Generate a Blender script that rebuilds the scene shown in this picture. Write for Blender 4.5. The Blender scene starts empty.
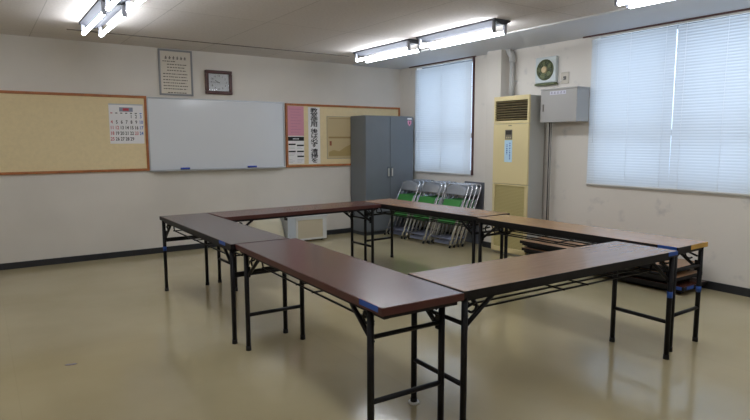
import bpy, bmesh, math, random
from mathutils import Vector, Matrix, Euler
random.seed(7)
PI = math.pi
scene = bpy.context.scene
COL = scene.collection

# ------------------------------------------------------------------ camera
F_PX = 573.2
YAW, PITCH, ROLL = 0.6033, 0.1192, 0.0025
cam_d = bpy.data.cameras.new('camera')
cam_d.sensor_width = 36.0
cam_d.lens = 36.0 * F_PX / 750.0
cam_d.clip_start = 0.02
cam = bpy.data.objects.new('camera', cam_d)
COL.objects.link(cam)
_f = Vector((math.sin(YAW) * math.cos(PITCH), math.cos(YAW) * math.cos(PITCH), -math.sin(PITCH)))
_r = Vector((math.cos(YAW), -math.sin(YAW), 0))
_d = _f.cross(_r)
_r2 = _r * math.cos(ROLL) + _d * math.sin(ROLL)
_d2 = -_r * math.sin(ROLL) + _d * math.cos(ROLL)
_m = Matrix((_r2, -_d2, -_f)).transposed().to_4x4()
_m.translation = Vector((-5.5505, -7.344, 1.3797))
cam.matrix_world = _m
scene.camera = cam

# ------------------------------------------------------------------ world and exposure
TUBE_STRENGTH = 30.0
SKY_STRENGTH = 4.1
w = bpy.data.worlds.new('sky')
scene.world = w
w.use_nodes = True
bg = w.node_tree.nodes['Background']
bg.inputs[0].default_value = (.74, .85, 1.0, 1)
bg.inputs[1].default_value = SKY_STRENGTH
scene.view_settings.view_transform = 'Standard'
scene.view_settings.look = 'None'
scene.view_settings.gamma = 1
scene.view_settings.use_curve_mapping = False
scene.view_settings.exposure = -0.04
scene.cycles.use_denoising = True
scene.cycles.max_bounces = 10
scene.cycles.diffuse_bounces = 6
scene.cycles.sample_clamp_indirect = 6

# ------------------------------------------------------------------ materials
def srgb(h):
    h = h.lstrip('#')
    v = [int(h[i:i + 2], 16) / 255 for i in (0, 2, 4)]
    return tuple(((c / 12.92) if c <= .04045 else ((c + .055) / 1.055) ** 2.4) for c in v) + (1,)

MATS = {}
def mat(name, col, rough=.5, metal=0, noise=0, nscale=8, bump=0, bscale=60, spec=.5, coat=0, col2=None, stretch=None,
        trans=0, alpha=1, emit=None, estr=0):
    if name in MATS:
        return MATS[name]
    m = bpy.data.materials.new(name)
    m.use_nodes = True
    nt = m.node_tree
    b = nt.nodes['Principled BSDF']
    c = srgb(col) if isinstance(col, str) else col
    b.inputs['Base Color'].default_value = c
    b.inputs['Roughness'].default_value = rough
    b.inputs['Metallic'].default_value = metal
    b.inputs['Specular IOR Level'].default_value = spec
    b.inputs['Coat Weight'].default_value = coat
    b.inputs['Coat Roughness'].default_value = .15
    b.inputs['Transmission Weight'].default_value = trans
    b.inputs['Alpha'].default_value = alpha
    if emit:
        b.inputs['Emission Color'].default_value = srgb(emit)
        b.inputs['Emission Strength'].default_value = estr
    tc = nt.nodes.new('ShaderNodeTexCoord')
    src = tc.outputs['Object']
    if stretch:
        mp = nt.nodes.new('ShaderNodeMapping')
        mp.inputs['Scale'].default_value = stretch
        nt.links.new(src, mp.inputs[0])
        src = mp.outputs[0]
    if noise or col2:
        n = nt.nodes.new('ShaderNodeTexNoise')
        n.inputs['Scale'].default_value = nscale
        n.inputs['Detail'].default_value = 5
        nt.links.new(src, n.inputs['Vector'])
        r = nt.nodes.new('ShaderNodeValToRGB')
        r.color_ramp.elements[0].position = .32
        r.color_ramp.elements[1].position = .68
        if col2:
            r.color_ramp.elements[0].color = srgb(col2)
            r.color_ramp.elements[1].color = c
        else:
            r.color_ramp.elements[0].color = tuple(x * (1 - noise) for x in c[:3]) + (1,)
            r.color_ramp.elements[1].color = tuple(min(1, x * (1 + noise)) for x in c[:3]) + (1,)
        nt.links.new(n.outputs['Fac'], r.inputs[0])
        nt.links.new(r.outputs[0], b.inputs['Base Color'])
    if bump:
        n2 = nt.nodes.new('ShaderNodeTexNoise')
        n2.inputs['Scale'].default_value = bscale
        n2.inputs['Detail'].default_value = 4
        nt.links.new(tc.outputs['Object'], n2.inputs['Vector'])
        bp = nt.nodes.new('ShaderNodeBump')
        bp.inputs['Strength'].default_value = bump
        bp.inputs['Distance'].default_value = .01
        nt.links.new(n2.outputs['Fac'], bp.inputs['Height'])
        nt.links.new(bp.outputs[0], b.inputs['Normal'])
    MATS[name] = m
    return m

def wall_mat():
    m = mat('painted_wall', '#c9c1b4', .75, bump=.12, bscale=90)
    nt = m.node_tree
    b = nt.nodes['Principled BSDF']
    tc = nt.nodes.new('ShaderNodeTexCoord')
    n = nt.nodes.new('ShaderNodeTexNoise'); n.inputs['Scale'].default_value = 1.3; n.inputs['Detail'].default_value = 6
    nt.links.new(tc.outputs['Object'], n.inputs['Vector'])
    r = nt.nodes.new('ShaderNodeValToRGB')
    r.color_ramp.elements[0].position = .25; r.color_ramp.elements[0].color = srgb('#d4cfc7')
    r.color_ramp.elements[1].position = .6; r.color_ramp.elements[1].color = srgb('#ded9d1')
    nt.links.new(n.outputs['Fac'], r.inputs[0])
    nt.links.new(r.outputs[0], b.inputs['Base Color'])
    return m

def stained_wall_mat():
    """painted wall with rubbed grey scuffs of their own shape under the window"""
    m = mat('painted_wall_scuffed', '#c9c1b4', .75, bump=.12, bscale=90)
    nt = m.node_tree
    b = nt.nodes['Principled BSDF']
    tc = nt.nodes.new('ShaderNodeTexCoord')
    n = nt.nodes.new('ShaderNodeTexNoise'); n.inputs['Scale'].default_value = 5; n.inputs['Detail'].default_value = 8
    nt.links.new(tc.outputs['Object'], n.inputs['Vector'])
    r = nt.nodes.new('ShaderNodeValToRGB')
    r.color_ramp.elements[0].position = .27; r.color_ramp.elements[0].color = srgb('#c6c3bf')
    r.color_ramp.elements[1].position = .40; r.color_ramp.elements[1].color = srgb('#ded9d1')
    nt.links.new(n.outputs['Fac'], r.inputs[0])
    nt.links.new(r.outputs[0], b.inputs['Base Color'])
    return m

def ceiling_mat():
    m = mat('acoustic_ceiling', '#b9b1a1', .9)
    nt = m.node_tree
    b = nt.nodes['Principled BSDF']
    tc = nt.nodes.new('ShaderNodeTexCoord')
    mp = nt.nodes.new('ShaderNodeMapping')
    mp.inputs['Location'].default_value = (.45 + .01, 0.3, 0)
    nt.links.new(tc.outputs['Object'], mp.inputs[0])
    br = nt.nodes.new('ShaderNodeTexBrick')
    br.offset = 0
    br.inputs['Scale'].default_value = 1
    br.inputs['Brick Width'].default_value = .91
    br.inputs['Row Height'].default_value = 1.82
    br.inputs['Mortar Size'].default_value = .004
    br.inputs['Mortar Smooth'].default_value = .3
    br.inputs['Color1'].default_value = srgb('#d2ccc7')
    br.inputs['Color2'].default_value = srgb('#cfc9c4')
    br.inputs['Mortar'].default_value = srgb('#aca6a0')
    nt.links.new(mp.outputs[0], br.inputs['Vector'])
    n = nt.nodes.new('ShaderNodeTexNoise'); n.inputs['Scale'].default_value = 45; n.inputs['Detail'].default_value = 6
    nt.links.new(mp.outputs[0], n.inputs['Vector'])
    mx = nt.nodes.new('ShaderNodeMixRGB'); mx.blend_type = 'OVERLAY'; mx.inputs[0].default_value = .25
    nt.links.new(br.outputs[0], mx.inputs[1]); nt.links.new(n.outputs['Fac'], mx.inputs[2])
    nt.links.new(mx.outputs[0], b.inputs['Base Color'])
    return m

def floor_mat():
    m = mat('vinyl_floor', '#a29576', .22, spec=.5)
    nt = m.node_tree
    b = nt.nodes['Principled BSDF']
    tc = nt.nodes.new('ShaderNodeTexCoord')
    n = nt.nodes.new('ShaderNodeTexNoise'); n.inputs['Scale'].default_value = 1.1; n.inputs['Detail'].default_value = 6
    nt.links.new(tc.outputs['Object'], n.inputs['Vector'])
    r = nt.nodes.new('ShaderNodeValToRGB')
    r.color_ramp.elements[0].position = .3; r.color_ramp.elements[0].color = srgb('#ab9f7c')
    r.color_ramp.elements[1].position = .7; r.color_ramp.elements[1].color = srgb('#b8ac8b')
    nt.links.new(n.outputs['Fac'], r.inputs[0])
    br = nt.nodes.new('ShaderNodeTexBrick')
    br.offset = 0
    br.inputs['Scale'].default_value = 1
    br.inputs['Brick Width'].default_value = 1.82
    br.inputs['Row Height'].default_value = 9
    br.inputs['Mortar Size'].default_value = .003
    br.inputs['Color1'].default_value = (1, 1, 1, 1)
    br.inputs['Color2'].default_value = (.96, .96, .96, 1)
    br.inputs['Mortar'].default_value = (.93, .93, .92, 1)
    nt.links.new(tc.outputs['Object'], br.inputs['Vector'])
    mx = nt.nodes.new('ShaderNodeMixRGB'); mx.blend_type = 'MULTIPLY'; mx.inputs[0].default_value = 1
    nt.links.new(r.outputs[0], mx.inputs[1]); nt.links.new(br.outputs[0], mx.inputs[2])
    nt.links.new(mx.outputs[0], b.inputs['Base Color'])
    n3 = nt.nodes.new('ShaderNodeTexNoise'); n3.inputs['Scale'].default_value = 2.2; n3.inputs['Detail'].default_value = 5
    nt.links.new(tc.outputs['Object'], n3.inputs['Vector'])
    mr = nt.nodes.new('ShaderNodeMapRange')
    mr.inputs['To Min'].default_value = .09; mr.inputs['To Max'].default_value = .20
    nt.links.new(n3.outputs['Fac'], mr.inputs['Value']); nt.links.new(mr.outputs[0], b.inputs['Roughness'])
    n2 = nt.nodes.new('ShaderNodeTexNoise'); n2.inputs['Scale'].default_value = 3.5; n2.inputs['Detail'].default_value = 3
    nt.links.new(tc.outputs['Object'], n2.inputs['Vector'])
    bp = nt.nodes.new('ShaderNodeBump'); bp.inputs['Strength'].default_value = .06; bp.inputs['Distance'].default_value = .02
    nt.links.new(n2.outputs['Fac'], bp.inputs['Height']); nt.links.new(bp.outputs[0], b.inputs['Normal'])
    return m

def slat_mat():
    m = bpy.data.materials.new('blind_slat')
    m.use_nodes = True
    nt = m.node_tree
    nt.nodes.clear()
    o = nt.nodes.new('ShaderNodeOutputMaterial')
    d = nt.nodes.new('ShaderNodeBsdfDiffuse'); d.inputs[0].default_value = srgb('#d6d8d8')
    t = nt.nodes.new('ShaderNodeBsdfTranslucent'); t.inputs[0].default_value = srgb('#d9e2ea')
    mx = nt.nodes.new('ShaderNodeMixShader'); mx.inputs[0].default_value = .26
    nt.links.new(d.outputs[0], mx.inputs[1]); nt.links.new(t.outputs[0], mx.inputs[2])
    nt.links.new(mx.outputs[0], o.inputs[0])
    return m

def pane_mat(name, tint, gloss):
    m = bpy.data.materials.new(name)
    m.use_nodes = True
    nt = m.node_tree
    nt.nodes.clear()
    o = nt.nodes.new('ShaderNodeOutputMaterial')
    t = nt.nodes.new('ShaderNodeBsdfTransparent'); t.inputs[0].default_value = tint
    g = nt.nodes.new('ShaderNodeBsdfGlossy'); g.inputs['Roughness'].default_value = .08
    mx = nt.nodes.new('ShaderNodeMixShader'); mx.inputs[0].default_value = gloss
    nt.links.new(t.outputs[0], mx.inputs[1]); nt.links.new(g.outputs[0], mx.inputs[2])
    nt.links.new(mx.outputs[0], o.inputs[0])
    return m

def wood(name, c1, c2, rough=.27, sx=1.2):
    """laminate grain running along local x"""
    m = mat(name, c1, rough, col2=c2, nscale=5, stretch=(sx, 14, 3), coat=.18, spec=.5)
    return m

M_WALL = wall_mat(); M_WALLS = stained_wall_mat(); M_CEIL = ceiling_mat(); M_FLOOR = floor_mat(); M_SLAT = slat_mat()
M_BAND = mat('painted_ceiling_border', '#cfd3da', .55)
M_BASE = mat('black_skirting', '#26282c', .45)
M_BLACK = mat('black_enamel', '#111013', .5, spec=.3)
M_EDGE = mat('black_edge', '#161315', .5, spec=.3)
M_RUBBER = mat('black_rubber', '#0f0f10', .7)
M_TAPE = mat('blue_tape', '#1f50a8', .5)
M_WHITE = mat('white_enamel', '#cfd0d0', .45)
M_WHITEP = mat('white_plastic', '#d6d6d3', .5)
M_ALU = mat('aluminium', '#b8bcc2', .35, metal=.7)
M_CHROME = mat('chrome', '#e2e4ea', .22, metal=.85)
M_BROWN = mat('brown_timber', '#a8683a', .5, noise=.15, nscale=20)
M_DKBROWN = mat('dark_brown_wood', '#4a2420', .35, noise=.2, nscale=20)
M_CORK = mat('yellow_cork', '#e4d2a8', .9, noise=.03, nscale=30)
M_PAPER = mat('paper', '#ecebec', .8)
M_INK = mat('black_ink', '#1d1c20', .8)
M_RED = mat('red_ink', '#c0505a', .8)
M_BLUEI = mat('blue_ink', '#4a6fb8', .8)

# ------------------------------------------------------------------ mesh helpers
def box(bm, x0, x1, y0, y1, z0, z1, mi=0):
    v = [bm.verts.new(p) for p in ((x0, y0, z0), (x1, y0, z0), (x1, y1, z0), (x0, y1, z0),
                                   (x0, y0, z1), (x1, y0, z1), (x1, y1, z1), (x0, y1, z1))]
    for q in ((0, 3, 2, 1), (4, 5, 6, 7), (0, 1, 5, 4), (1, 2, 6, 5), (2, 3, 7, 6), (3, 0, 4, 7)):
        f = bm.faces.new([v[i] for i in q]); f.material_index = mi

def tube(bm, pts, r, seg=10, closed=False, mi=0):
    pts = [Vector(p) for p in pts]
    rings = []
    n = len(pts)
    prev = None
    for i, p in enumerate(pts):
        if closed:
            t = (pts[(i + 1) % n] - pts[i - 1]).normalized()
        elif i == 0:
            t = (pts[1] - p).normalized()
        elif i == n - 1:
            t = (p - pts[i - 1]).normalized()
        else:
            t = ((pts[i + 1] - p).normalized() + (p - pts[i - 1]).normalized()).normalized()
        if prev is None:
            a = Vector((0, 0, 1)) if abs(t.z) < .9 else Vector((1, 0, 0))
            u = t.cross(a).normalized()
        else:
            u = (prev - t * prev.dot(t)).normalized()
        prev = u
        v = t.cross(u)
        rr = r[i] if isinstance(r, (list, tuple)) else r
        rings.append([bm.verts.new(p + u * rr * math.cos(2 * PI * k / seg) + v * rr * math.sin(2 * PI * k / seg)) for k in range(seg)])
    m = n if closed else n - 1
    for i in range(m):
        a, b = rings[i], rings[(i + 1) % n]
        for k in range(seg):
            f = bm.faces.new((a[k], a[(k + 1) % seg], b[(k + 1) % seg], b[k])); f.smooth = True; f.material_index = mi
    if not closed:
        f = bm.faces.new(rings[0][::-1]); f.material_index = mi
        f = bm.faces.new(rings[-1]); f.material_index = mi

def arc(c, r, a0, a1, n, ax='yz'):
    out = []
    for i in range(n + 1):
        a = a0 + (a1 - a0) * i / n
        d = (r * math.cos(a), r * math.sin(a))
        if ax == 'yz': out.append((c[0], c[1] + d[0], c[2] + d[1]))
        elif ax == 'xz': out.append((c[0] + d[0], c[1], c[2] + d[1]))
        else: out.append((c[0] + d[0], c[1] + d[1], c[2]))
    return out

def fin(name, bm, m, parent=None, bevel=0, seg=2, loc=None):
    bmesh.ops.recalc_face_normals(bm, faces=bm.faces)
    me = bpy.data.meshes.new(name)
    bm.to_mesh(me); bm.free()
    for x in (m if isinstance(m, (list, tuple)) else [m]):
        me.materials.append(x)
    o = bpy.data.objects.new(name, me)
    COL.objects.link(o)
    if parent: o.parent = parent
    if loc: o.location = loc
    if bevel:
        b = o.modifiers.new('bevel', 'BEVEL')
        b.width = bevel; b.segments = seg; b.limit_method = 'ANGLE'
    return o

def bx(name, m, parent, *r, bevel=0):
    bm = bmesh.new(); box(bm, *r)
    return fin(name, bm, m, parent, bevel)

def tb(name, m, parent, pts, r, seg=10, closed=False):
    bm = bmesh.new(); tube(bm, pts, r, seg, closed)
    return fin(name, bm, m, parent)

def empty(name, loc=(0, 0, 0), rot=(0, 0, 0)):
    o = bpy.data.objects.new(name, None)
    o.empty_display_size = .1
    COL.objects.link(o)
    o.location = loc; o.rotation_euler = rot
    return o

def tag(o, label, cat, group=None, kind=None):
    o['label'] = label; o['category'] = cat
    if group: o['group'] = group
    if kind: o['kind'] = kind
    return o

def struct(o):
    o['kind'] = 'structure'
    return o

def copy_tree(o, parent=None):
    c = o.copy(); COL.objects.link(c)
    if parent: c.parent = parent
    for ch in list(o.children): copy_tree(ch, c)
    return c

def text_bm(bm, s, mtx, size, mi=0, ext=.0004, align='CENTER', bold=0):
    cu = bpy.data.curves.new('t', 'FONT')
    cu.body = s; cu.size = size; cu.extrude = ext; cu.align_x = align; cu.align_y = 'CENTER'; cu.offset = bold
    cu.resolution_u = 2
    o = bpy.data.objects.new('t', cu); COL.objects.link(o)
    dg = bpy.context.evaluated_depsgraph_get()
    me = bpy.data.meshes.new_from_object(o.evaluated_get(dg))
    me.transform(mtx)
    n0 = len(bm.faces)
    bm.from_mesh(me)
    bm.faces.ensure_lookup_table()
    for f in bm.faces[n0:]: f.material_index = mi
    bpy.data.objects.remove(o); bpy.data.curves.remove(cu); bpy.data.meshes.remove(me)

def face_y(x, y, z):      # text plane on the back wall, facing -y
    return Matrix.Translation((x, y, z)) @ Matrix.Rotation(PI / 2, 4, 'X')
def face_x(x, y, z):      # text plane on the right wall, facing -x
    return Matrix.Translation((x, y, z)) @ Matrix.Rotation(-PI / 2, 4, 'Z') @ Matrix.Rotation(PI / 2, 4, 'X')

# ================================================================== SETTING
H = 2.511
RX0, RY0 = -6.7, -8.4
bm = bmesh.new(); box(bm, RX0 - .15, .2, RY0 - .15, .15, -.1, 0); struct(fin('floor', bm, M_FLOOR))
bm = bmesh.new(); box(bm, RX0 - .15, -.88, RY0 - .15, .15, H, H + .15); struct(fin('ceiling', bm, M_CEIL))
# smooth painted border of the ceiling along the window wall, a little lower than the tiles
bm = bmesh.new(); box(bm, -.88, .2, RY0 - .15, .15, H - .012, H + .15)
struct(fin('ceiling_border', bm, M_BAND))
bm = bmesh.new(); box(bm, -4.73, -1.38, -.70, -.688, H - .008, H); struct(fin('trim_4', bm, mat('grey_trim', '#6a645e', .6)))
bm = bmesh.new(); box(bm, -.892, -.88, RY0, -.70, H - .014, H); struct(fin('trim_5', bm, M_WHITE))
bm = bmesh.new(); box(bm, RX0 - .15, .2, 0, .15, 0, H - .0); struct(fin('wall_back', bm, M_WALL))
bm = bmesh.new(); box(bm, RX0 - .15, RX0, RY0, 0, 0, H); struct(fin('wall_left', bm, M_WALL))
bm = bmesh.new(); box(bm, RX0 - .15, .2, RY0 - .15, RY0, 0, H); struct(fin('wall_front', bm, M_WALL))

W1 = (-1.63, -.42, .935, 2.49)       # y0, y1, z0, z1
W2 = (-5.28, -3.47, .915, 2.49)
bm = bmesh.new()
ys = [RY0, W2[0], W2[1], W1[0], W1[1], 0]
box(bm, 0, .2, ys[0], ys[1], 0, H); box(bm, 0, .2, ys[2], ys[3], 0, H); box(bm, 0, .2, ys[4], ys[5], 0, H)
for W_ in (W1, W2):
    box(bm, 0, .2, W_[0], W_[1], 0, W_[2]); box(bm, 0, .2, W_[0], W_[1], W_[3], H)
struct(fin('wall_right', bm, M_WALLS))
bm = bmesh.new(); box(bm, -.158, 0, -2.27, -2.03, 0, H); struct(fin('trim_3', bm, M_WALL))     # the pilaster

M_PANE = pane_mat('window_glass', (.9, .94, .98, 1), .06)
M_WFR = mat('window_frame_grey', '#9aa0a6', .4, metal=.5)
def window(n, W_, mull, rail):
    y0, y1, z0, z1 = W_
    bm = bmesh.new()
    t = .035
    box(bm, .10, .16, y0, y0 + t, z0, z1); box(bm, .10, .16, y1 - t, y1, z0, z1)
    box(bm, .10, .16, y0 + t, y1 - t, z0, z0 + t); box(bm, .10, .16, y0 + t, y1 - t, z1 - t, z1)
    box(bm, .10, .15, y0 + t, y1 - t, rail - .03, rail + .03)
    for ym in mull: box(bm, .105, .145, ym - .025, ym + .025, z0 + t, z1 - t)
    o = struct(fin('window_%d' % n, bm, M_WFR))
    bx('window_pane', M_PANE, o, .122, .126, y0 + t, y1 - t, z0 + t, z1 - t)
    bx('window_sill', M_WHITE, o, -.018, .10, y0 - .02, y1 + .02, z0 - .028, z0)
    return o
window(1, W1, (-1.02,), 1.46)
window(2, W2, (-4.36,), 1.46)
# brown edge of the blind recess at the ceiling, and the brown jamb beside the first window
bm = bmesh.new(); box(bm, -.062, -.045, -1.72, -.30, H - .026, H - .012); struct(fin('trim_1', bm, mat('red_brown_trim', '#56393a', .6)))
bm = bmesh.new(); box(bm, -.062, -.045, -5.4, -3.36, H - .026, H - .012); struct(fin('trim_2', bm, MATS['red_brown_trim']))
bm = bmesh.new(); box(bm, -.03, 0, -1.655, -1.638, W1[2] - .02, H - .0); struct(fin('trim_6', bm, MATS['red_brown_trim']))

bm = bmesh.new(); box(bm, RX0, 0, -.012, 0, 0, .07); struct(fin('baseboard_back', bm, M_BASE))
bm = bmesh.new(); box(bm, RX0, RX0 + .012, RY0, -.012, 0, .07); struct(fin('baseboard_left', bm, M_BASE))
bm = bmesh.new(); box(bm, RX0 + .012, -.012, RY0, RY0 + .012, 0, .07); struct(fin('baseboard_front', bm, M_BASE))
bm = bmesh.new(); box(bm, -.012, 0, RY0 + .012, -2.27, 0, .075); box(bm, -.012, 0, -2.03, -.012, 0, .075)
box(bm, -.17, -.158, -2.282, -2.018, 0, .075); box(bm, -.158, 0, -2.282, -2.27, 0, .075); box(bm, -.158, 0, -2.03, -2.018, 0, .075)
struct(fin('baseboard_right', bm, M_BASE))

# ================================================================== BLINDS
def blind(y0, y1, z0, z1, label, group=None):
    t = empty('window_blind', (-.02, (y0 + y1) / 2, z0))
    hw = (y1 - y0) / 2 - .001
    bm = bmesh.new()
    pitch, wd = .0275, .033
    n = int((z1 - z0 - .05) / pitch)
    a = math.radians(70)
    for i in range(n):
        zc = .03 + i * pitch
        js = random.uniform(-.03, .03)
        row = []
        for k in range(4):
            s = (k / 3 - .5) * wd
            c = .0022 * (1 - (2 * k / 3 - 1) ** 2)
            x = s * math.cos(a + js) - c * math.sin(a)
            z = s * math.sin(a + js) + c * math.cos(a)
            row.append((x, z))
        vs = [[bm.verts.new((x, yy, zc + z)) for x, z in row] for yy in (-hw, 0, hw)]
        for q in range(2):
            for k in range(3):
                f = bm.faces.new((vs[q][k], vs[q + 1][k], vs[q + 1][k + 1], vs[q][k + 1])); f.smooth = True
    me = bpy.data.meshes.new('slats'); bm.to_mesh(me); bm.free(); me.materials.append(M_SLAT)
    o = bpy.data.objects.new('slats', me); COL.objects.link(o); o.parent = t
    bx('bottom_rail', M_WHITEP, t, -.012, .012, -hw, hw, 0, .018, bevel=.003)
    bx('head_rail', M_WHITEP, t, -.014, .016, -hw, hw, z1 - z0 - .03, z1 - z0 - .001, bevel=.002)
    for s in (-.8, 0, .8):
        tb('ladder_cord', M_PAPER, t, [(-.0145, s * hw, .015), (-.0145, s * hw, z1 - z0 - .02)], .0011, 5)
    return tag(t, label, 'blind', group)
blind(-1.625, -.40, .915, H - .013, 'white slatted blind over the narrower window behind the folding chairs')
blind(-4.369, -3.45, .90, H - .013, 'white slatted blind nearer the grey wall box, left half of the wide window')
o = blind(-5.29, -4.367, .90, H - .013, 'white slatted blind at the right edge of the photo, right half of wide window')
o.rotation_euler = (.0045, 0, 0)
# pull cord of the blind at the wide window
o = tb('blind_cord', M_WHITEP, None, [(-.045, -3.52, 2.46), (-.045, -3.52, 1.6), (-.045, -3.522, 1.36)], .0025, 6)
tag(o, 'thin white pull wand hanging at the left end of the wide window blind', 'cord')

# ================================================================== CEILING LIGHTS
M_TUBE = bpy.data.materials.new('fluorescent_tube'); M_TUBE.use_nodes = True
_b = M_TUBE.node_tree.nodes['Principled BSDF']
_b.inputs['Base Color'].default_value = (.9, .9, .9, 1)
_b.inputs['Emission Color'].default_value = (.90, .94, 1.0, 1)
_b.inputs['Emission Strength'].default_value = TUBE_STRENGTH
def ceiling_light():
    t = empty('ceiling_light')
    L = 1.17
    bm = bmesh.new()
    # shallow white batten body, bevelled section, hung from the ceiling at z=0 downwards
    prof = [(-.105, 0), (-.105, -.015), (-.032, -.045), (.032, -.045), (.105, -.015), (.105, 0)]
    e0 = [bm.verts.new((x, -L / 2, z)) for x, z in prof]; e1 = [bm.verts.new((x, L / 2, z)) for x, z in prof]
    for i in range(6): bm.faces.new((e0[i], e0[(i + 1) % 6], e1[(i + 1) % 6], e1[i]))
    bm.faces.new(e0); bm.faces.new(e1[::-1])
    fin('body', bm, mat('batten_grey', '#3e4046', .7, spec=.2), t)
    for x in (-.075, .075):
        tb('tube', M_TUBE, t, [(x, -L / 2 + .055, -.108), (x, L / 2 - .055, -.108)], .0175, 12)
        for s in (-1, 1):
            so = bx('socket', mat('socket_grey', '#8a8c94', .6), t, x - .017, x + .017, s * (L / 2 - .04) - .013, s * (L / 2 - .04) + .013, -.123, -.018, bevel=.005)
    return t
proto = ceiling_light()
LG = 'twin-tube ceiling lights'
spots = [(-4.57, -1.69, 'lit twin-tube ceiling light above the whiteboard side, end nearest back wall'),
         (-4.57, -2.93, 'lit twin-tube ceiling light cut by the top edge of photo, upper left'),
         (-1.42, -1.59, 'lit twin-tube ceiling light over the grey cabinet, left unit of the long pair'),
         (-1.42, -2.88, 'lit twin-tube ceiling light right unit of the long pair, towards the pipe'),
         (-1.43, -5.24, 'lit twin-tube ceiling light at top right above the wide window'),
         (-1.40, -6.40, 'lit twin-tube ceiling light beyond the one above the wide window'),
         (-4.57, -5.22, 'lit twin-tube ceiling light over the camera side, nearer the tables'),
         (-4.57, -6.40, 'lit twin-tube ceiling light straight over the camera')]
for i, (x, y, lb) in enumerate(spots):
    o = proto if i == 0 else copy_tree(proto)
    o.location = (x, y, H)
    tag(o, lb, 'ceiling light', LG)

# ================================================================== TABLES
TABLE_H = .70
def folding_table(x, y, a, W, L, top, edge, label, low_bar=True, high_bar=True, flat_bar=False, tapes=(), legtape=(), cap=None, inset=.057, worn=False, shelf=True):
    t = empty('folding_table', (x, y, 0), (0, 0, a))
    hl, hw = L / 2, W / 2
    T0 = TABLE_H - .034
    o = bx('tabletop', top, t, -hl + .003, hl - .003, -hw + .003, hw - .003, T0 + .001, TABLE_H, bevel=.002)
    bm = bmesh.new()
    e = .003
    for r in ((-hl, hl, -hw, -hw + e), (-hl, hl, hw - e, hw), (-hl, -hl + e, -hw + e, hw - e), (hl - e, hl, -hw + e, hw - e)):
        box(bm, *r, T0, TABLE_H - .0015)
    fin('edge_band', bm, edge, o)
    # underframe: two long rails and cross members
    bm = bmesh.new()
    for s in (-1, 1):
        box(bm, -hl + .02, hl - .02, s * (hw - .035) - .012, s * (hw - .035) + .012, T0 - .022, T0)
    for u in (-hl + .03, -hl * .45, hl * .45, hl - .03):
        box(bm, u - .012, u + .012, -hw + .047, hw - .047, T0 - .020, T0)
    fin('underframe', bm, M_BLACK, t)
    lu, lv = hl - inset, hw - .024
    for s in (-1, 1):
        for q in (-1, 1):
            bm = bmesh.new()
            tube(bm, [(s * lu, q * lv, .012), (s * lu, q * lv, T0 - .002)], .0158, 12)
            lg = fin('leg', bm, M_BLACK, t)
            bm = bmesh.new()
            tube(bm, [(s * lu, q * lv, 0), (s * lu, q * lv, .03)], [.0185, .0175], 12)
            fin('foot_cap', bm, M_RUBBER, lg)
            # folding brace: plate by the leg, arm up to the rail, curled latch
            bm = bmesh.new()
            tube(bm, [(s * (lu - .004), q * (lv - .014), .51), (s * (lu - .20), q * (lv - .014), T0 - .012)], .0115, 8)
            tube(bm, [(s * (lu - .01), q * (lv - .022), .60), (s * (lu - .09), q * (lv - .022), .625)], .007, 6)
            tube(bm, arc((s * (lu - .065), q * (lv - .022), .605), .028, -2.4, 1.6, 8, 'xz'), 0.0065, 6)
            box(bm, min(s * (lu - .002), s * (lu - .03)), max(s * (lu - .002), s * (lu - .03)), q * (lv - .012) - .004, q * (lv - .012) + .004, .50, .57)
            fin('brace', bm, M_BLACK, t)
        if low_bar:
            tb('stretcher', M_BLACK, t, [(s * lu, -lv, .24), (s * lu, lv, .24)], .0125, 10)
        if high_bar:
            tb('stretcher', M_BLACK, t, [(s * (lu - .002), -lv, .535), (s * (lu - .002), lv, .535)], .0105, 10)
            # safety chain beside the hinge
            bm = bmesh.new()
            for k in range(4):
                tube(bm, [(s * lu + .012 + (.004 if k % 2 else 0) * 1, lv * .93 - .004 + .009 * math.cos(j * PI / 4), .648 - k * .03 + .017 * math.sin(j * PI / 4)) for j in range(8)], .0025, 5, closed=True)
            if not flat_bar: fin('latch_chain', bm, M_BLACK, t)
            else: bm.free()
        if flat_bar:
            bx('stretcher', M_BLACK, t, s * lu - .006, s * lu + .006, -lv, lv, .462, .498, bevel=.002)
    # wire document shelf under the top
    bm = bmesh.new()
    for v in (-.135, -.065, .065, .135):
        tube(bm, [(-lu + .10, v, T0 - .02), (-lu + .14, v, .578), (lu - .14, v, .578), (lu - .10, v, T0 - .02)], .0062, 6)
    for u in (-lu + .15, -.10, .10, lu - .15):
        tube(bm, [(u, -.15, .580), (u, .15, .580)], .005, 6)
    if shelf: fin('wire_shelf', bm, M_BLACK, t)
    else: bm.free()
    for (u0, u1, side) in tapes:
        s = side
        bm = bmesh.new()
        y0, y1 = (s * hw, s * (hw + .0012))
        box(bm, u0, u1, min(y0, y1), max(y0, y1), T0 + .010, TABLE_H)
        fin('blue_tape_strip', bm, M_TAPE, t)['label'] = 'strip of blue tape on the table edge'
    for (s, q, z) in legtape:
        bm = bmesh.new()
        tube(bm, [(s * lu, q * lv, z - .02), (s * lu, q * lv, z + .02)], .0168, 12)
        fin('blue_tape_band', bm, M_TAPE, t)['label'] = 'band of blue tape round the leg'
    if worn:
        bx('exposed_edge', mat('raw_yellow_wood', '#c79c48', .6), t, -hl - .0015, -hl, -hw, .03, T0 + .002, TABLE_H - .001)['label'] = 'worn table end showing raw yellow wood'
    if cap:
        s, q = cap
        bm = bmesh.new()
        tube(bm, [(s * lu, q * lv, 0), (s * lu, q * lv, .010)], [.032, .028], 20)
        fin('foot_glide', bm, M_WHITEP, t)['label'] = 'round white foot pad'
    return tag(t, label, 'table', 'folding meeting tables set in a rectangle')

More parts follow.
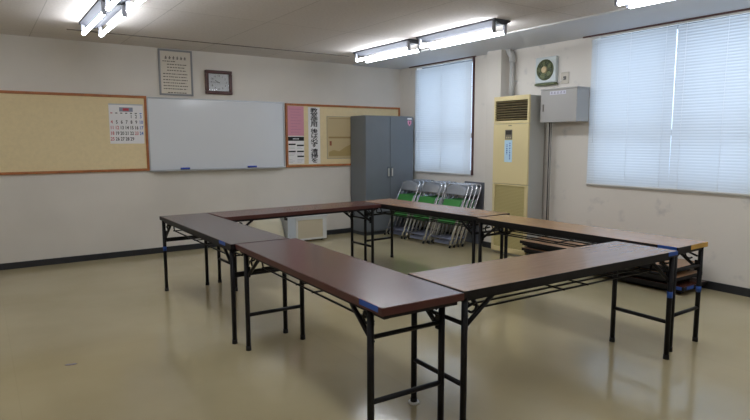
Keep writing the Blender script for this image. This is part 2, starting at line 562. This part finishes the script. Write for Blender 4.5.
WD_T1 = wood('laminate_grey_brown', '#5a4742', '#4d3b38')
WD_T2 = wood('laminate_mahogany', '#5e352b', '#43241d')
WD_T3 = wood('laminate_red_brown', '#6b3c30', '#54302a')
WD_T4 = wood('laminate_tan', '#a98564', '#98745a')
WD_T5 = wood('laminate_orange_tan', '#b08a62', '#a07a56')
WD_T6 = wood('laminate_walnut', '#957660', '#8b6d57')
ED_RED = mat('red_brown_edge', '#4e2420', .4)
folding_table(-3.9943, -2.7975, 1.5734, .4325, 1.80, WD_T1, M_EDGE, 'grey-brown topped folding table at far left, nearest the whiteboard wall',
              inset=.042, low_bar=False, high_bar=False, flat_bar=True, tapes=[(-.80, -.68, 1)], legtape=[(1, 1, .40)])
folding_table(-3.9830, -4.6005, 1.5377, .4440, 1.78, WD_T2, ED_RED, 'glossy dark mahogany folding table in the front left, reaching toward the camera',
              inset=.128, tapes=[(-.86, -.71, 1)])
folding_table(-2.8760, -2.0862, .0330, .4441, 1.78, WD_T3, ED_RED, 'red-brown folding table standing parallel to the whiteboard wall', inset=.10, shelf=False)
folding_table(-1.7011, -2.7343, 1.6263, .4440, 1.80, WD_T4, M_EDGE, 'tan-topped folding table in front of the folding chairs', inset=.068)
folding_table(-1.7233, -4.5730, 1.5777, .385, 1.80, WD_T5, M_EDGE, 'orange-tan folding table running toward the right under the wide window',
              inset=.030, tapes=[(-.89, -.765, 1)], worn=True, legtape=[(-1, -1, .37)])
folding_table(-2.8857, -5.2859, -.0279, .4343, 1.762, WD_T6, M_EDGE, 'walnut-topped folding table closing the near side of rectangle, front right',
              inset=.025, tapes=[(.775, .875, -1)], legtape=[(1, -1, .42)], cap=(-1, 1))

# folded tables lying in a pile on the floor against the window wall
def folded_table(x, y, z, a, top, label, tape=False):
    t = empty('folded_table', (x, y, z), (0, 0, a))
    hl, hw = .9, .2215
    o = bx('tabletop', top, t, -hl + .003, hl - .003, -hw + .003, hw - .003, .0505, .083, bevel=.002)
    bm = bmesh.new(); e = .003
    for r in ((-hl, hl, -hw, -hw + e), (-hl, hl, hw - e, hw), (-hl, -hl + e, -hw + e, hw - e), (hl - e, hl, -hw + e, hw - e)):
        box(bm, *r, .0495, .0815)
    fin('edge_band', bm, M_EDGE, o)
    bm = bmesh.new()
    for s in (-1, 1): box(bm, -hl + .02, hl - .02, s * .19 - .012, s * .19 + .012, .028, .0495)
    fin('underframe', bm, M_BLACK, t)
    for s in (-1, 1):
        off = .0 if s > 0 else .03
        for q in (-1, 1):
            tb('leg', M_BLACK, t, [(s * .83, q * (.16 - off), .0145), (s * .17, q * (.16 - off), .0145)], .0142, 10)
        tb('stretcher', M_BLACK, t, [(s * .45, -.16 + off, .0145), (s * .45, .16 - off, .0145)], .009, 8)
    if tape:
        fin_t = bx('blue_tape_strip', M_TAPE, t, -hl - .001, -hl, .05, .17, .052, .082)
        bx('blue_tape_strip', M_TAPE, t, -.88, -.78, hw, hw + .001, .052, .082)
    return tag(t, label, 'folded table', 'folded tables piled by the wall')
folded_table(-.262, -3.905, 0, PI / 2 + .01, WD_T2, 'folded table lying flat on the floor, bottom of the pile by the window wall', tape=True)
folded_table(-.275, -3.86, .0835, PI / 2 - .015, WD_T4, 'folded table in the middle of the pile by the window wall')
folded_table(-.268, -3.84, .167, PI / 2 + .012, WD_T4, 'folded brown table on top of the pile by the window wall')

# ================================================================== BACK WALL THINGS
def cork_board(x0, x1, z0, z1, label):
    t = empty('cork_board', ((x0 + x1) / 2, 0, z0))
    hx = (x1 - x0) / 2; h = z1 - z0; f = .03
    bx('cork_panel', M_CORK, t, -hx + f, hx - f, -.014, -.001, f, h - f)
    bm = bmesh.new()
    box(bm, -hx, hx, -.024, -.001, 0, f); box(bm, -hx, hx, -.024, -.001, h - f, h)
    box(bm, -hx, -hx + f, -.024, -.001, f, h - f); box(bm, hx - f, hx, -.024, -.001, f, h - f)
    fin('frame', bm, M_BROWN, t, bevel=.002)
    return tag(t, label, 'notice board', 'brown-framed cork boards')
cork_board(-5.66, -3.838, 1.03, 1.927, 'wide yellow cork notice board in brown frame, left of the whiteboard')
cork_board(-2.005, -.022, 1.02, 1.907, 'yellow cork notice board in brown frame behind the grey cabinet, with posters')

wbd = empty('whiteboard', (-2.935, 0, 1.02))
bx('writing_surface', mat('whiteboard_enamel', '#dce0e5', .14, spec=.6, coat=.4), wbd, -.89, .89, -.022, -.001, .015, .885)
bm = bmesh.new()
box(bm, -.905, .905, -.03, -.001, 0, .018); box(bm, -.905, .905, -.03, -.001, .882, .897)
box(bm, -.905, -.888, -.03, -.001, .018, .882); box(bm, .888, .905, -.03, -.001, .018, .882)
fin('frame', bm, M_ALU, wbd, bevel=.003)
bm = bmesh.new(); box(bm, -.87, .87, -.085, -.03, 0, .006); box(bm, -.87, .87, -.088, -.085, 0, .014)
fin('pen_tray', bm, M_ALU, wbd)
tag(wbd, 'wide whiteboard with aluminium frame and pen tray on the back wall', 'whiteboard')
def eraser(x, L, label):
    t = empty('whiteboard_eraser', (x, -.058, 1.026))
    bx('grip', mat('blue_plastic', '#1e46b0', .45), t, -L / 2, L / 2, -.022, .022, .014, .034, bevel=.005)
    bx('felt_pad', mat('grey_felt', '#4a4f5c', .9), t, -L / 2 + .002, L / 2 - .002, -.021, .021, 0, .015)
    tag(t, label, 'eraser', 'whiteboard erasers')
eraser(-3.42, .11, 'blue whiteboard eraser on the left part of the pen tray')
eraser(-2.53, .12, 'blue whiteboard eraser on the right part of the pen tray')

# calendar
t = empty('wall_calendar', (-4.075, -.0145, 1.36))
bm = bmesh.new(); box(bm, -.19, .19, -.004, 0, 0, .46); fin('sheet', bm, M_PAPER, t)
bx('hanging_strip', mat('pale_grey_strip', '#b7bcc6', .5), t, -.19, .19, -.006, -.004, .452, .465)
bm = bmesh.new()
box(bm, -.075, .075, -.0052, -.0042, .375, .425); fin('month_banner', bm, mat('banner_grey', '#8f96a6', .7), t)
bm = bmesh.new(); box(bm, -.035, .03, -.0062, -.0053, .385, .415); fin('month_number', bm, M_RED, t)
bm = bmesh.new()
cols = [(-.162 + .054 * k) for k in range(7)]
for k in range(7): box(bm, cols[k] - .012, cols[k] + .012, -.0052, -.0042, .352, .362, 1 if k == 0 else (2 if k == 6 else 0))
for d in range(1, 30):
    c = (d + 3) % 7; r = (d + 3) // 7
    mi = 1 if (c == 0 or d in (12, 23)) else (2 if c == 6 else 0)
    text_bm(bm, str(d), face_y(cols[c], -.005, .318 - r * .066) @ Matrix.Diagonal((.78, 1, 1, 1)), .056, mi, bold=.001)
fin('dates', bm, [M_INK, M_RED, M_BLUEI], t)
tag(t, 'monthly wall calendar with large numbers pinned on the left cork board', 'calendar')

# framed notice
t = empty('framed_notice', (-3.473, 0, 1.948))
bm = bmesh.new()
for r in ((-.205, .205, 0, .022), (-.205, .205, .53, .552)): box(bm, r[0], r[1], -.02, -.001, r[2], r[3])
for r in ((-.205, -.183), (.183, .205)): box(bm, r[0], r[1], -.02, -.001, .022, .53)
fin('frame', bm, mat('grey_metal_frame', '#8d8e90', .4, metal=.4), t, bevel=.003)
bx('notice_sheet', mat('cream_paper', '#d9d1c4', .6), t, -.183, .183, -.012, -.002, .022, .53)
bm = bmesh.new()
random.seed(3)
for i in range(6): # title of six characters, too blurred to read
    xx = -.115 + i * .046
    box(bm, xx - .014, xx + .014, -.0135, -.0122, .452, .459); box(bm, xx - .004, xx + .004, -.0135, -.0122, .436, .474)
    box(bm, xx - .016, xx + .012, -.0135, -.0122, .438, .443)
zr = .405
for i in range(11):
    x = -.155 if i in (0, 4, 5, 6, 7, 8, 9) else -.105
    end = (-.0, .13, .11, .12, .14, .13, .14, .12, .14, .13, .12)[i]
    while x < end:
        l = random.uniform(.010, .03); box(bm, x, min(x + l, end), -.0135, -.0122, zr, zr + .010); x += l + random.uniform(.004, .012)
    zr -= .036 if i != 3 else .042
    if i == 9: zr -= .01
fin('printed_text', bm, mat('grey_ink', '#5c5650', .8), t)
tag(t, 'grey-framed printed notice hanging above the left of the whiteboard', 'framed notice')

# clock
t = empty('wall_clock', (-2.94, 0, 1.985))
bm = bmesh.new(); f = .042
box(bm, -.175, .175, -.045, -.001, 0, f); box(bm, -.175, .175, -.045, -.001, .30 - f, .30)
box(bm, -.175, -.175 + f, -.045, -.001, f, .30 - f); box(bm, .175 - f, .175, -.045, -.001, f, .30 - f)
fin('case', bm, M_DKBROWN, t, bevel=.008)
bx('dial', mat('dial_white', '#c9ced2', .3), t, -.134, .134, -.025, -.002, f, .258)
bm = bmesh.new()
for k in range(1, 13):
    a = PI / 2 - k * PI / 6
    text_bm(bm, str(k), face_y(.098 * math.cos(a), -.0255, .15 + .083 * math.sin(a)), .032, 0, bold=.0004)
fin('numerals', bm, M_INK, t)
def hand(name, ang, L, wd, y):
    bm = bmesh.new(); box(bm, -wd / 2, wd / 2, -.0008, .0008, -.012, L)
    o = fin(name, bm, M_INK, t); o.location = (0, y, .15); o.rotation_euler = (0, ang, 0)
hand('hour_hand', math.radians(-62), .055, .007, -.029)
hand('minute_hand', math.radians(-88), .085, .005, -.032)
bx('glass_cover', pane_mat('clock_glass', (.97, .97, .97, 1), .07), t, -.133, .133, -.038, -.0365, f, .258)
tag(t, 'rectangular wall clock in a dark reddish brown wooden case above the whiteboard', 'clock')

# papers on the right cork board
def poster(name, x0, x1, z0, z1, m, label, cat='poster', y=-.0145):
    t = empty(name, ((x0 + x1) / 2, y, z0))
    bx('sheet', m, t, -(x1 - x0) / 2, (x1 - x0) / 2, -.0015, 0, 0, z1 - z0)
    tag(t, label, cat)
    return t
t = poster('pink_notice', -1.974, -1.722, 1.462, 1.872, mat('pink_paper', '#d597a9', .8), 'pink paper notice pinned at the left end of right cork board')
bm = bmesh.new()
for i in range(9):
    zz = .365 - i * .04; box(bm, -.10 + (.02 if i else 0), (.09, .06, .08, .03, .085, .07, .02, .08, .05)[i], -.0022, -.0016, zz, zz + .004)
fin('printed_text', bm, mat('mauve_ink', '#b27a98', .8), t)
t = poster('schedule_sheet', -1.974, -1.722, 1.065, 1.458, M_PAPER, 'white schedule sheet with black bars below the pink notice')
bm = bmesh.new()
box(bm, -.124, .124, -.0022, -.0016, .325, .382)
for x0, x1, zz in ((-.12, -.01, .265), (.01, .12, .25), (-.12, -.01, .165), (.01, .12, .165), (.015, .12, .095)): box(bm, x0, x1, -.0022, -.0016, zz, zz + .02)
fin('black_bars', bm, M_INK, t)
bm = bmesh.new()
for i in range(5): box(bm, -.05 + i * .02, -.038 + i * .02, -.0028, -.0023, .345, .36)
fin('header_marks', bm, M_PAPER, t)
bm = bmesh.new()
for xo in (-.115, .015):
    for zz in (.235, .215, .14, .12, .06, .04, .02): box(bm, xo, xo + random.uniform(.05, .1), -.0022, -.0016, zz, zz + .003)
fin('fine_print', bm, mat('fine_print_grey', '#8b8f96', .8), t)
t = poster('paper_banner', -1.652, -1.462, 1.06, 1.866, M_PAPER, 'tall white paper banner with large black vertical Japanese writing')
bm = bmesh.new()
zz = .755
for g, s in enumerate(('教室使用', '後は必ず', '清掃を')):
    for ch in s:
        for q, (dx, dz) in enumerate(((-.0022, 0), (.0022, 0), (0, -.0018), (0, .0018))):
            text_bm(bm, ch, face_y(dx, -.0022 - q * .00005, zz + dz) @ Matrix.Diagonal((1.4, .86, 1, 1)), .086, 0)
        zz -= .066
    zz -= .022 if g else .028
fin('brush_lettering', bm, M_INK, t)
# landscape print, faded, partly behind the cabinet
t = empty('landscape_print', (-1.02, -.0145, 1.125))
bm = bmesh.new()
for r in ((-.33, .33, 0, .008), (-.33, .33, .612, .62)): box(bm, r[0], r[1], -.004, 0, r[2], r[3])
for r in ((-.33, -.322), (.322, .33)): box(bm, r[0], r[1], -.004, 0, .008, .612)
fin('border', bm, mat('clear_edge', '#aaa18c', .3), t)
bx('sheet', mat('faded_print', '#c8b58c', .4), t, -.322, .322, -.002, 0, .008, .612)
bm = bmesh.new(); box(bm, -.30, .30, -.003, -.0022, .30, .325); box(bm, -.29, .29, -.003, -.0022, .585, .592)
fin('horizon_stripe', bm, mat('print_brown', '#a3895f', .6), t)
bm = bmesh.new()
vs = [(-.30, .10), (-.22, .13), (-.12, .11), (-.02, .17), (.08, .21), (.18, .17), (.3, .22), (.3, .04), (-.3, .04)]
f = bm.faces.new([bm.verts.new((x, -.0026, z)) for x, z in vs])
r_ = bmesh.ops.extrude_face_region(bm, geom=[f]); bmesh.ops.translate(bm, verts=[v for v in r_['geom'] if isinstance(v, bmesh.types.BMVert)], vec=(0, .0008, 0))
fin('hills', bm, mat('print_ochre', '#b19a66', .6), t)
bx('seal', mat('print_red', '#94553a', .6), t, -.285, -.25, -.0032, -.0022, .195, .26)
tag(t, 'faded ochre landscape print in clear edging, partly hidden by the cabinet', 'picture')

# ================================================================== CABINET
M_CAB = mat('blue_grey_steel', '#6b7177', .38, noise=.04, nscale=3)
t = empty('metal_cabinet', (-.52, -.26, 0))
bm = bmesh.new(); box(bm, -.435, .435, -.16, .225, .05, 1.752); fin('body', bm, M_CAB, t, bevel=.004)
bx('plinth', mat('dark_plinth', '#3a3f45', .5), t, -.43, .43, -.15, .22, 0, .05)
for s in (-1, 1):
    x0, x1 = (-.434, -.0025) if s < 0 else (.0025, .434)
    d = bx('door', M_CAB, t, x0, x1, -.182, -.1605, .065, 1.74, bevel=.003)
    xh = s * .033
    bx('handle', mat('handle_silver', '#d4d2cc', .35, metal=.2), d, xh - .008, xh + .008, -.202, -.1825, .865, .985, bevel=.003)
    bx('handle_plate', mat('handle_dark', '#4e555c', .4), d, xh - .019, xh + .019, -.1845, -.182, .845, 1.005)
tag(t, 'tall blue-grey steel cabinet with two doors, standing in the corner', 'cabinet')
# stickers on the right-hand door
bm = bmesh.new()
o_ = [(0, -.045), (.028, -.012), (.034, .02), (.018, .034), (0, .024), (-.018, .034), (-.034, .02), (-.028, -.012)]
f = bm.faces.new([bm.verts.new((x * 1.15, 0, z * 1.15)) for x, z in o_])
r_ = bmesh.ops.extrude_face_region(bm, geom=[f]); bmesh.ops.translate(bm, verts=[v for v in r_['geom'] if isinstance(v, bmesh.types.BMVert)], vec=(0, -.001, 0))
stk = fin('heart_sticker', bm, mat('pink_sticker', '#d98fa6', .5), loc=(-.16, -.4425, 1.655))
bm = bmesh.new(); box(bm, -.008, .01, -.0017, -.0011, -.02, .018); fin('dark_mark', bm, mat('plum_ink', '#7c2f55', .5), stk)
tag(stk, 'small pink heart-shaped sticker high on the right cabinet door', 'sticker')
stk = bx('paper_sticker', M_PAPER, None, -.20, -.12, -.4436, -.4425, 1.705, 1.725)
tag(stk, 'small white sticker just above the pink one on cabinet door', 'sticker')

# ================================================================== FOLDING CHAIRS
M_GREEN = mat('green_vinyl', '#3f8a44', .6)
M_GREYV = mat('grey_back_vinyl', '#a0a5ad', .3, metal=.35)
M_STEELB = mat('blue_grey_bar', '#7a8096', .3, metal=.5)
def folding_chair():
    """folded flat; front faces -x, stands on its feet, plane x=0, width along y"""
    t = empty('folding_chair')
    r = .0105
    hw = .205
    # long frame: two side tubes joined by the back loop
    pts = [(-.012, -hw, .0), (-.012, -hw, .60), (-.006, -hw + .008, .78)]
    pts += [(-.004, -hw + .06 - .052 * math.cos(a), .80 + .052 * math.sin(a)) for a in (0.3, .8, 1.2, 1.57)]
    pts += [(-.004, -y, z) for (_, y, z) in pts[::-1]]
    tb('back_frame', M_CHROME, t, pts, r, 8)
    # second frame: the rear legs folded behind
    hw2 = .150
    pts = [(.020, -hw2, .03), (.020, -hw2, .60), (.016, -hw2 + .03, .63), (.016, hw2 - .03, .63), (.020, hw2, .60), (.020, hw2, .03)]
    tb('rear_leg_frame', M_CHROME, t, pts, .0095, 8)
    # side arm rods from seat to frame
    for s in (-1, 1):
        tb('side_link', M_CHROME, t, [(-.024, s * .19, .30), (-.024, s * .19, .64)], .006, 6)
    # curved back rest plate
    bm = bmesh.new()
    n = 10
    rows = []
    for z in (.70, .72, .80, .84):
        row = []
        for k in range(n + 1):
            y = -.185 + .37 * k / n
            x = -.012 - .022 * (1 - (y / .185) ** 2)
            zz = z - (.045 * (abs(y) / .185) ** 3 if z > .75 else 0)
            row.append(bm.verts.new((x, y, zz)))
        rows.append(row)
    fs = []
    for i in range(3):
        for k in range(n):
            f = bm.faces.new((rows[i][k], rows[i][k + 1], rows[i + 1][k + 1], rows[i + 1][k])); f.smooth = True; fs.append(f)
    o = fin('backrest', bm, M_GREYV, t)
    md = o.modifiers.new('solid', 'SOLIDIFY'); md.thickness = .008; md.offset = 1
    # seat pad
    bm = bmesh.new(); box(bm, -.030, .006, -.165, .165, .30, .635); fin('seat', bm, M_GREEN, t, bevel=.012, seg=3)
    bx('seat_pan', mat('seat_pan_grey', '#5b5e66', .4, metal=.5), t, .006, .010, -.168, .168, .295, .64)
    # lower bars
    tb('cross_bar', M_STEELB, t, [(-.012, -hw, .10), (-.012, hw, .10)], .011, 8)
    bx('foot_plate', M_STEELB, t, .014, .026, -hw2, hw2, .035, .075, bevel=.003)
    for s in (-1, 1):
        tb('foot_cap', M_RUBBER, t, [(-.012, s * hw, -.012), (-.012, s * hw, .02)], .0135, 8)
    return t
chair0 = folding_chair()
first = True
TILT = math.radians(23)
def row_of_chairs(xf, yc, n, desc, dy):
    global first
    pitch = .074
    for k in range(n):
        c = chair0 if first else copy_tree(chair0)
        first = False
        c.location = (xf + k * pitch, yc + dy * k, .013 * math.cos(TILT) + .0045)
        c.rotation_euler = (0, TILT, random.uniform(-.012, .012))
        pos = ('frontmost', 'second back', 'third back', 'fourth back', 'fifth back')[k]
        tag(c, 'folded chrome chair with green seat, %s, %s' % (desc, pos), 'folding chair', 'folded chairs stacked under the window')
row_of_chairs(-.675, -.745, 5, 'left stack beside the cabinet', .004)
row_of_chairs(-.675, -1.225, 5, 'middle stack under the window', .0)
row_of_chairs(-.62, -1.69, 4, 'right stack toward the pilaster', -.002)
# dark board behind the right stack
bm = bmesh.new(); box(bm, -.004, .008, -.20, .19, 0, .83)
o = fin('dark_board', bm, mat('charcoal_board', '#666972', .55), bevel=.02, loc=(-.085, -1.70, .003))
o.rotation_euler = (0, math.radians(4.5), 0)
tag(o, 'charcoal board leaning on the wall behind the right stack of chairs', 'board')

# ================================================================== AIR CONDITIONER
M_CREAM = mat('aged_cream_plastic', '#dccd9c', .5, noise=.04, nscale=2)
M_GREYP = mat('grey_steel_case', '#b4b4ae', .5)
ac = empty('air_conditioner', (-.05, -2.607, 0))       # local: front at x=-.28
bx('case', M_GREYP, ac, -.255, 0, -.27, .27, 0, 1.905, bevel=.006)
bm = bmesh.new()
# front frame around the outlet at the top, panel, and lower intake surround
def fbox(y0, y1, z0, z1, x0=-.285, x1=-.2555): box(bm, x0, x1, y0, y1, z0, z1)
fbox(-.272, .272, 1.855, 1.908); fbox(.248, .272, 1.62, 1.855); fbox(-.272, -.248, 1.62, 1.855); fbox(-.272, .272, 1.585, 1.62)
fin('outlet_frame', bm, M_CREAM, ac, bevel=.004)
bx('outlet_recess', mat('dark_recess', '#2c2418', .8), ac, -.2575, -.2552, -.248, .248, 1.62, 1.855)
for k in range(8):
    bm = bmesh.new(); box(bm, -.014, .012, -.247, .247, -.0022, .0022)
    o = fin('louvre', bm, mat('louvre_olive', '#8d7f55', .5), ac, loc=(-.272, 0, 1.638 + k * .0285)); o.rotation_euler = (0, math.radians(22), 0)
for yy in (-.12, 0, .12): bx('louvre_post', M_DKBROWN, ac, -.262, -.258, yy - .003, yy + .003, 1.62, 1.855)
bx('front_panel', M_CREAM, ac, -.285, -.2555, -.272, .272, .868, 1.580, bevel=.005)
bm = bmesh.new()
fbox(-.272, .272, .03, .09); fbox(.235, .272, .09, .863); fbox(-.272, -.235, .09, .863); fbox(-.235, .235, .845, .863)
fin('intake_frame', bm, M_CREAM, ac, bevel=.004)
bm = bmesh.new(); box(bm, -.270, -.2575, -.235, .235, .09, .845)
g = fin('intake_grille', bm, mat('intake_mesh', '#b3a672', .7), ac)
bm = bmesh.new()
for k in range(44): box(bm, -.2735, -.2702, -.234, .234, .10 + k * .017, .106 + k * .017)
fin('intake_slats', bm, mat('intake_slat', '#c2b682', .6), g)
pn = bx('control_panel', mat('panel_grey_brown', '#70695a', .4), ac, -.2885, -.2853, -.032, .078, 1.398, 1.512)
bx('display', mat('panel_dark', '#3c3a36', .2), pn, -.2895, -.2887, -.022, .068, 1.455, 1.503)
for k in range(3): bx('button', mat('button_cream', '#b0a78c', .5), pn, -.2905, -.2887, -.018 + k * .03, .002 + k * .03, 1.41, 1.43)
bx('maker_badge', mat('badge_grey', '#8c8672', .3, metal=.5), ac, -.2870, -.2853, -.02, .03, 1.555, 1.566)
st = bx('instruction_sticker', mat('pale_blue_paper', '#bfe0f5', .6), ac, -.2868, -.2853, -.035, .085, 1.13, 1.39)
st['label'] = 'pale blue instruction sticker'
bm = bmesh.new(); random.seed(5)
for c_, (yy, za, zb) in enumerate(((-.0, 1.17, 1.36), (.045, 1.22, 1.34))):
    z = zb
    while z > za:
        l = random.uniform(.008, .018); box(bm, -.2876, -.2869, yy - .009, yy + .009, z - l, z); z -= l + random.uniform(.006, .016)
fin('sticker_writing', bm, M_BLUEI, st)
tag(ac, 'tall floor-standing air conditioner, yellowed cream front and grey sides, by the pilaster', 'air conditioner')

# duct pipe above the air conditioner
bm = bmesh.new()
tube(bm, [(-.06, -2.36, 1.9065), (-.06, -2.36, 2.36)], .030, 14)
tube(bm, [(-.06, -2.36, 2.34), (-.06, -2.36, 2.39), (-.062, -2.35, 2.43), (-.07, -2.32, 2.465), (-.075, -2.308, 2.5095)], [.040, .042, .042, .040, .038], 14)
o = fin('duct_pipe', bm, mat('pale_pipe', '#b9b9b6', .5)); tag(o, 'pale wall pipe with elbow rising from the air conditioner to the ceiling', 'pipe')
bx('pipe_clip', M_WHITEP, o, -.03, -.001, -2.40, -2.32, 2.10, 2.125)

# ventilation fan
t = empty('ventilation_fan', (0, -2.862, 2.195))
t.scale = (1, .87, .87)
bx('housing', mat('fan_white', '#c6cfd0', .4), t, -.055, -.001, -.168, .168, -.165, .175, bevel=.012)
bm = bmesh.new()
M_OLIVE = mat('olive_green', '#56603c', .5)
# circular opening: ring torus, dark disc, blades
tube(bm, [(-.058, .128 * math.cos(a), .005 + .128 * math.sin(a)) for a in [2 * PI * k / 32 for k in range(32)]], .010, 8, closed=True)
fin('bell_mouth', bm, M_OLIVE, t)
bm = bmesh.new(); tube(bm, [(-.0565, 0, .005), (-.0552, 0, .005)], .128, 32); fin('opening', bm, mat('olive_dark', '#3d4530', .6), t)
for k in range(5):
    bm = bmesh.new()
    a0 = k * 2 * PI / 5
    pr = [(.035, -.35), (.110, -.42), (.116, .0), (.108, .42), (.035, .35)]
    lo = [bm.verts.new((-.060 - .010 * (b / .42), r_ * math.cos(a0 + b), .005 + r_ * math.sin(a0 + b))) for r_, b in pr]
    hi = [bm.verts.new(v.co + Vector((-.002, 0, 0))) for v in lo]
    bm.faces.new(lo); bm.faces.new(hi[::-1])
    for i in range(5): bm.faces.new((lo[i], lo[(i + 1) % 5], hi[(i + 1) % 5], hi[i]))
    fin('blade', bm, mat('blade_olive', '#6d7550', .5), t)
bm = bmesh.new(); tube(bm, [(-.056, 0, .005), (-.078, 0, .005), (-.084, 0, .005)], [.045, .045, .030], 20); fin('hub', bm, mat('hub_cream', '#cdb78d', .5), t)
for rr in (.065, .09, .112):
    tb('guard_ring', mat('guard_grey', '#8d9a78', .4), t, [(-.088, rr * math.cos(a), .005 + rr * math.sin(a)) for a in [2 * PI * k / 24 for k in range(24)]], .0016, 5, closed=True)
for k in range(6):
    a = k * PI / 3
    tb('guard_spoke', MATS['guard_grey'], t, [(-.086, .04 * math.cos(a), .005 + .04 * math.sin(a)), (-.086, .128 * math.cos(a), .005 + .128 * math.sin(a))], .0018, 5)
bx('lower_lip', M_OLIVE, t, -.062, -.001, -.168, .168, -.195, -.168, bevel=.004)
tag(t, 'square white ventilation fan with olive green ring high on the window wall', 'fan')
# outlet
t = empty('power_outlet', (0, -3.103, 2.088))
bx('plate', mat('plate_ivory', '#c3bcae', .5), t, -.009, -.001, -.053, .053, -.064, .064, bevel=.003)
bx('socket', mat('socket_dark', '#5e5c58', .5), t, -.013, -.0092, -.018, .018, -.02, .02)
tag(t, 'small ivory power outlet plate to the right of the ventilation fan', 'outlet')
tb('plug_cord', M_WHITEP, None, [(-.0165, -3.10, 2.085), (-.03, -3.07, 2.06), (-.02, -3.04, 2.04), (-.02, -3.012, 2.045)], .003, 6)
bpy.data.objects['plug_cord']; tag(bpy.data.objects['plug_cord'], 'short white cord between the outlet and the ventilation fan', 'cord')

# distribution box
M_BOX = mat('grey_box_enamel', '#a9a8a6', .45)
t = empty('distribution_box', (0, -3.19, 1.59))
bx('case', M_BOX, t, -.205, -.001, -.238, .238, 0, .355, bevel=.003)
bx('door', M_BOX, t, -.222, -.206, -.241, .241, -.002, .352, bevel=.003)
bx('rain_hood', M_BOX, t, -.226, -.001, -.245, .245, .356, .372, bevel=.003)
bx('latch', mat('latch_grey', '#77746e', .4), t, -.228, -.2225, .19, .21, .12, .20, bevel=.002)
lb = bx('name_label', mat('label_white', '#cfd0dc', .6), t, -.2238, -.2222, -.10, .115, .300, .340)
bm = bmesh.new()
for k in range(5):
    yy = .09 - k * .042; box(bm, -.2245, -.2239, yy - .014, yy + .014, .310, .315); box(bm, -.2245, -.2239, yy - .012, yy + .01, .324, .329); box(bm, -.2245, -.2239, yy - .003, yy + .003, .310, .333)
fin('label_writing', bm, mat('label_ink', '#8a8a9c', .7), lb)
tag(t, 'grey steel distribution box on the wall left of the wide window', 'electrical box')
# two thin conduits going down from the box
for i, yy in enumerate((-2.975, -3.0)):
    z0 = .0 if i == 0 else .0
    o = tb('cable_conduit', mat('dark_cable', '#4b4645', .5) if i == 0 else mat('grey_cable', '#8d8984', .5), None, [(-.085, yy, .002), (-.085, yy, 1.589)], .008, 8)
    tag(o, ('dark' if i == 0 else 'grey') + ' thin cable running down the wall below the grey box', 'cable')

# ================================================================== STORAGE THINGS BY THE BACK WALL
M_CLEAR = mat('cloudy_plastic', '#dfe2e4', .3, alpha=.8)
t = empty('storage_box', (-1.87, -.20, 0))
bm = bmesh.new()
for (x0, x1, y0, y1) in ((-.30, .30, .145, .15), (-.30, -.295, -.15, .145), (.295, .30, -.15, .145)): box(bm, x0, x1, y0, y1, .03, .34)
box(bm, -.30, .30, -.15, .15, .022, .03)
fin('body', bm, M_CLEAR, t)
bm = bmesh.new()
box(bm, -.18, -.15, -.165, -.15, .03, .34); box(bm, .24, .30, -.165, -.15, .03, .34); box(bm, -.15, .24, -.165, -.15, .305, .34); box(bm, -.15, .24, -.165, -.15, .03, .05)
fin('front_frame', bm, M_WHITEP, t, bevel=.003)
bx('side_pane', mat('pale_blue_plastic', '#cdd6df', .3, alpha=.85), t, -.30, -.18, -.160, -.152, .03, .34)
bx('inner_panel', mat('beige_board', '#c4b9a0', .7), t, -.15, .24, -.156, -.151, .05, .305)
bx('lid', mat('frosted_lid', '#c9ccd0', .35), t, -.325, .315, -.175, .165, .341, .362, bevel=.005)
bx('lid_clip', M_EDGE, t, -.335, -.315, -.19, -.12, .325, .362, bevel=.003)
for s in (-1, 1):
    for q in (-1, 1): tb('caster', M_EDGE, t, [(s * .25 - .012, q * .11, .0118), (s * .25 + .012, q * .11, .0118)], .0115, 10)
tag(t, 'frosted plastic storage box with lid on the floor against the back wall', 'storage box')
bm = bmesh.new()
prof = [(.25, .20, 0), (.26, .21, .02), (.235, .19, .17), (.21, .165, .30), (.19, .15, .345), (.13, .10, .362)]
rings = []
for a_, b_, z in prof:
    rings.append([bm.verts.new((a_ * math.copysign(abs(math.cos(u)) ** .55, math.cos(u)), b_ * math.copysign(abs(math.sin(u)) ** .55, math.sin(u)) * .8, z)) for u in [2 * PI * k / 28 for k in range(28)]])
for i in range(len(rings) - 1):
    for k in range(28):
        f = bm.faces.new((rings[i][k], rings[i][(k + 1) % 28], rings[i + 1][(k + 1) % 28], rings[i + 1][k])); f.smooth = True
bm.faces.new(rings[0][::-1]); bm.faces.new(rings[-1])
o = fin('cream_bin', bm, mat('cream_bin_plastic', '#d5cfb8', .6), loc=(-2.43, -.21, 0.001))
tag(o, 'cream rounded bin on the floor left of the frosted storage box', 'bin')

# scrap on the floor
bm = bmesh.new()
vs = [(-.035, -.006), (-.02, .012), (.0, .008), (.018, .016), (.036, .004), (.02, -.010), (.0, -.012), (-.02, -.014)]
f = bm.faces.new([bm.verts.new((x, y, 0)) for x, y in vs])
r_ = bmesh.ops.extrude_face_region(bm, geom=[f]); bmesh.ops.translate(bm, verts=[v for v in r_['geom'] if isinstance(v, bmesh.types.BMVert)], vec=(0, 0, .002))
o = fin('floor_scrap', bm, mat('scrap_grey', '#77707a', .4), loc=(-5.164, -3.431, .0005)); o.rotation_euler = (0, 0, -.4)
tag(o, 'small grey scrap lying alone on the open floor at left', 'scrap')
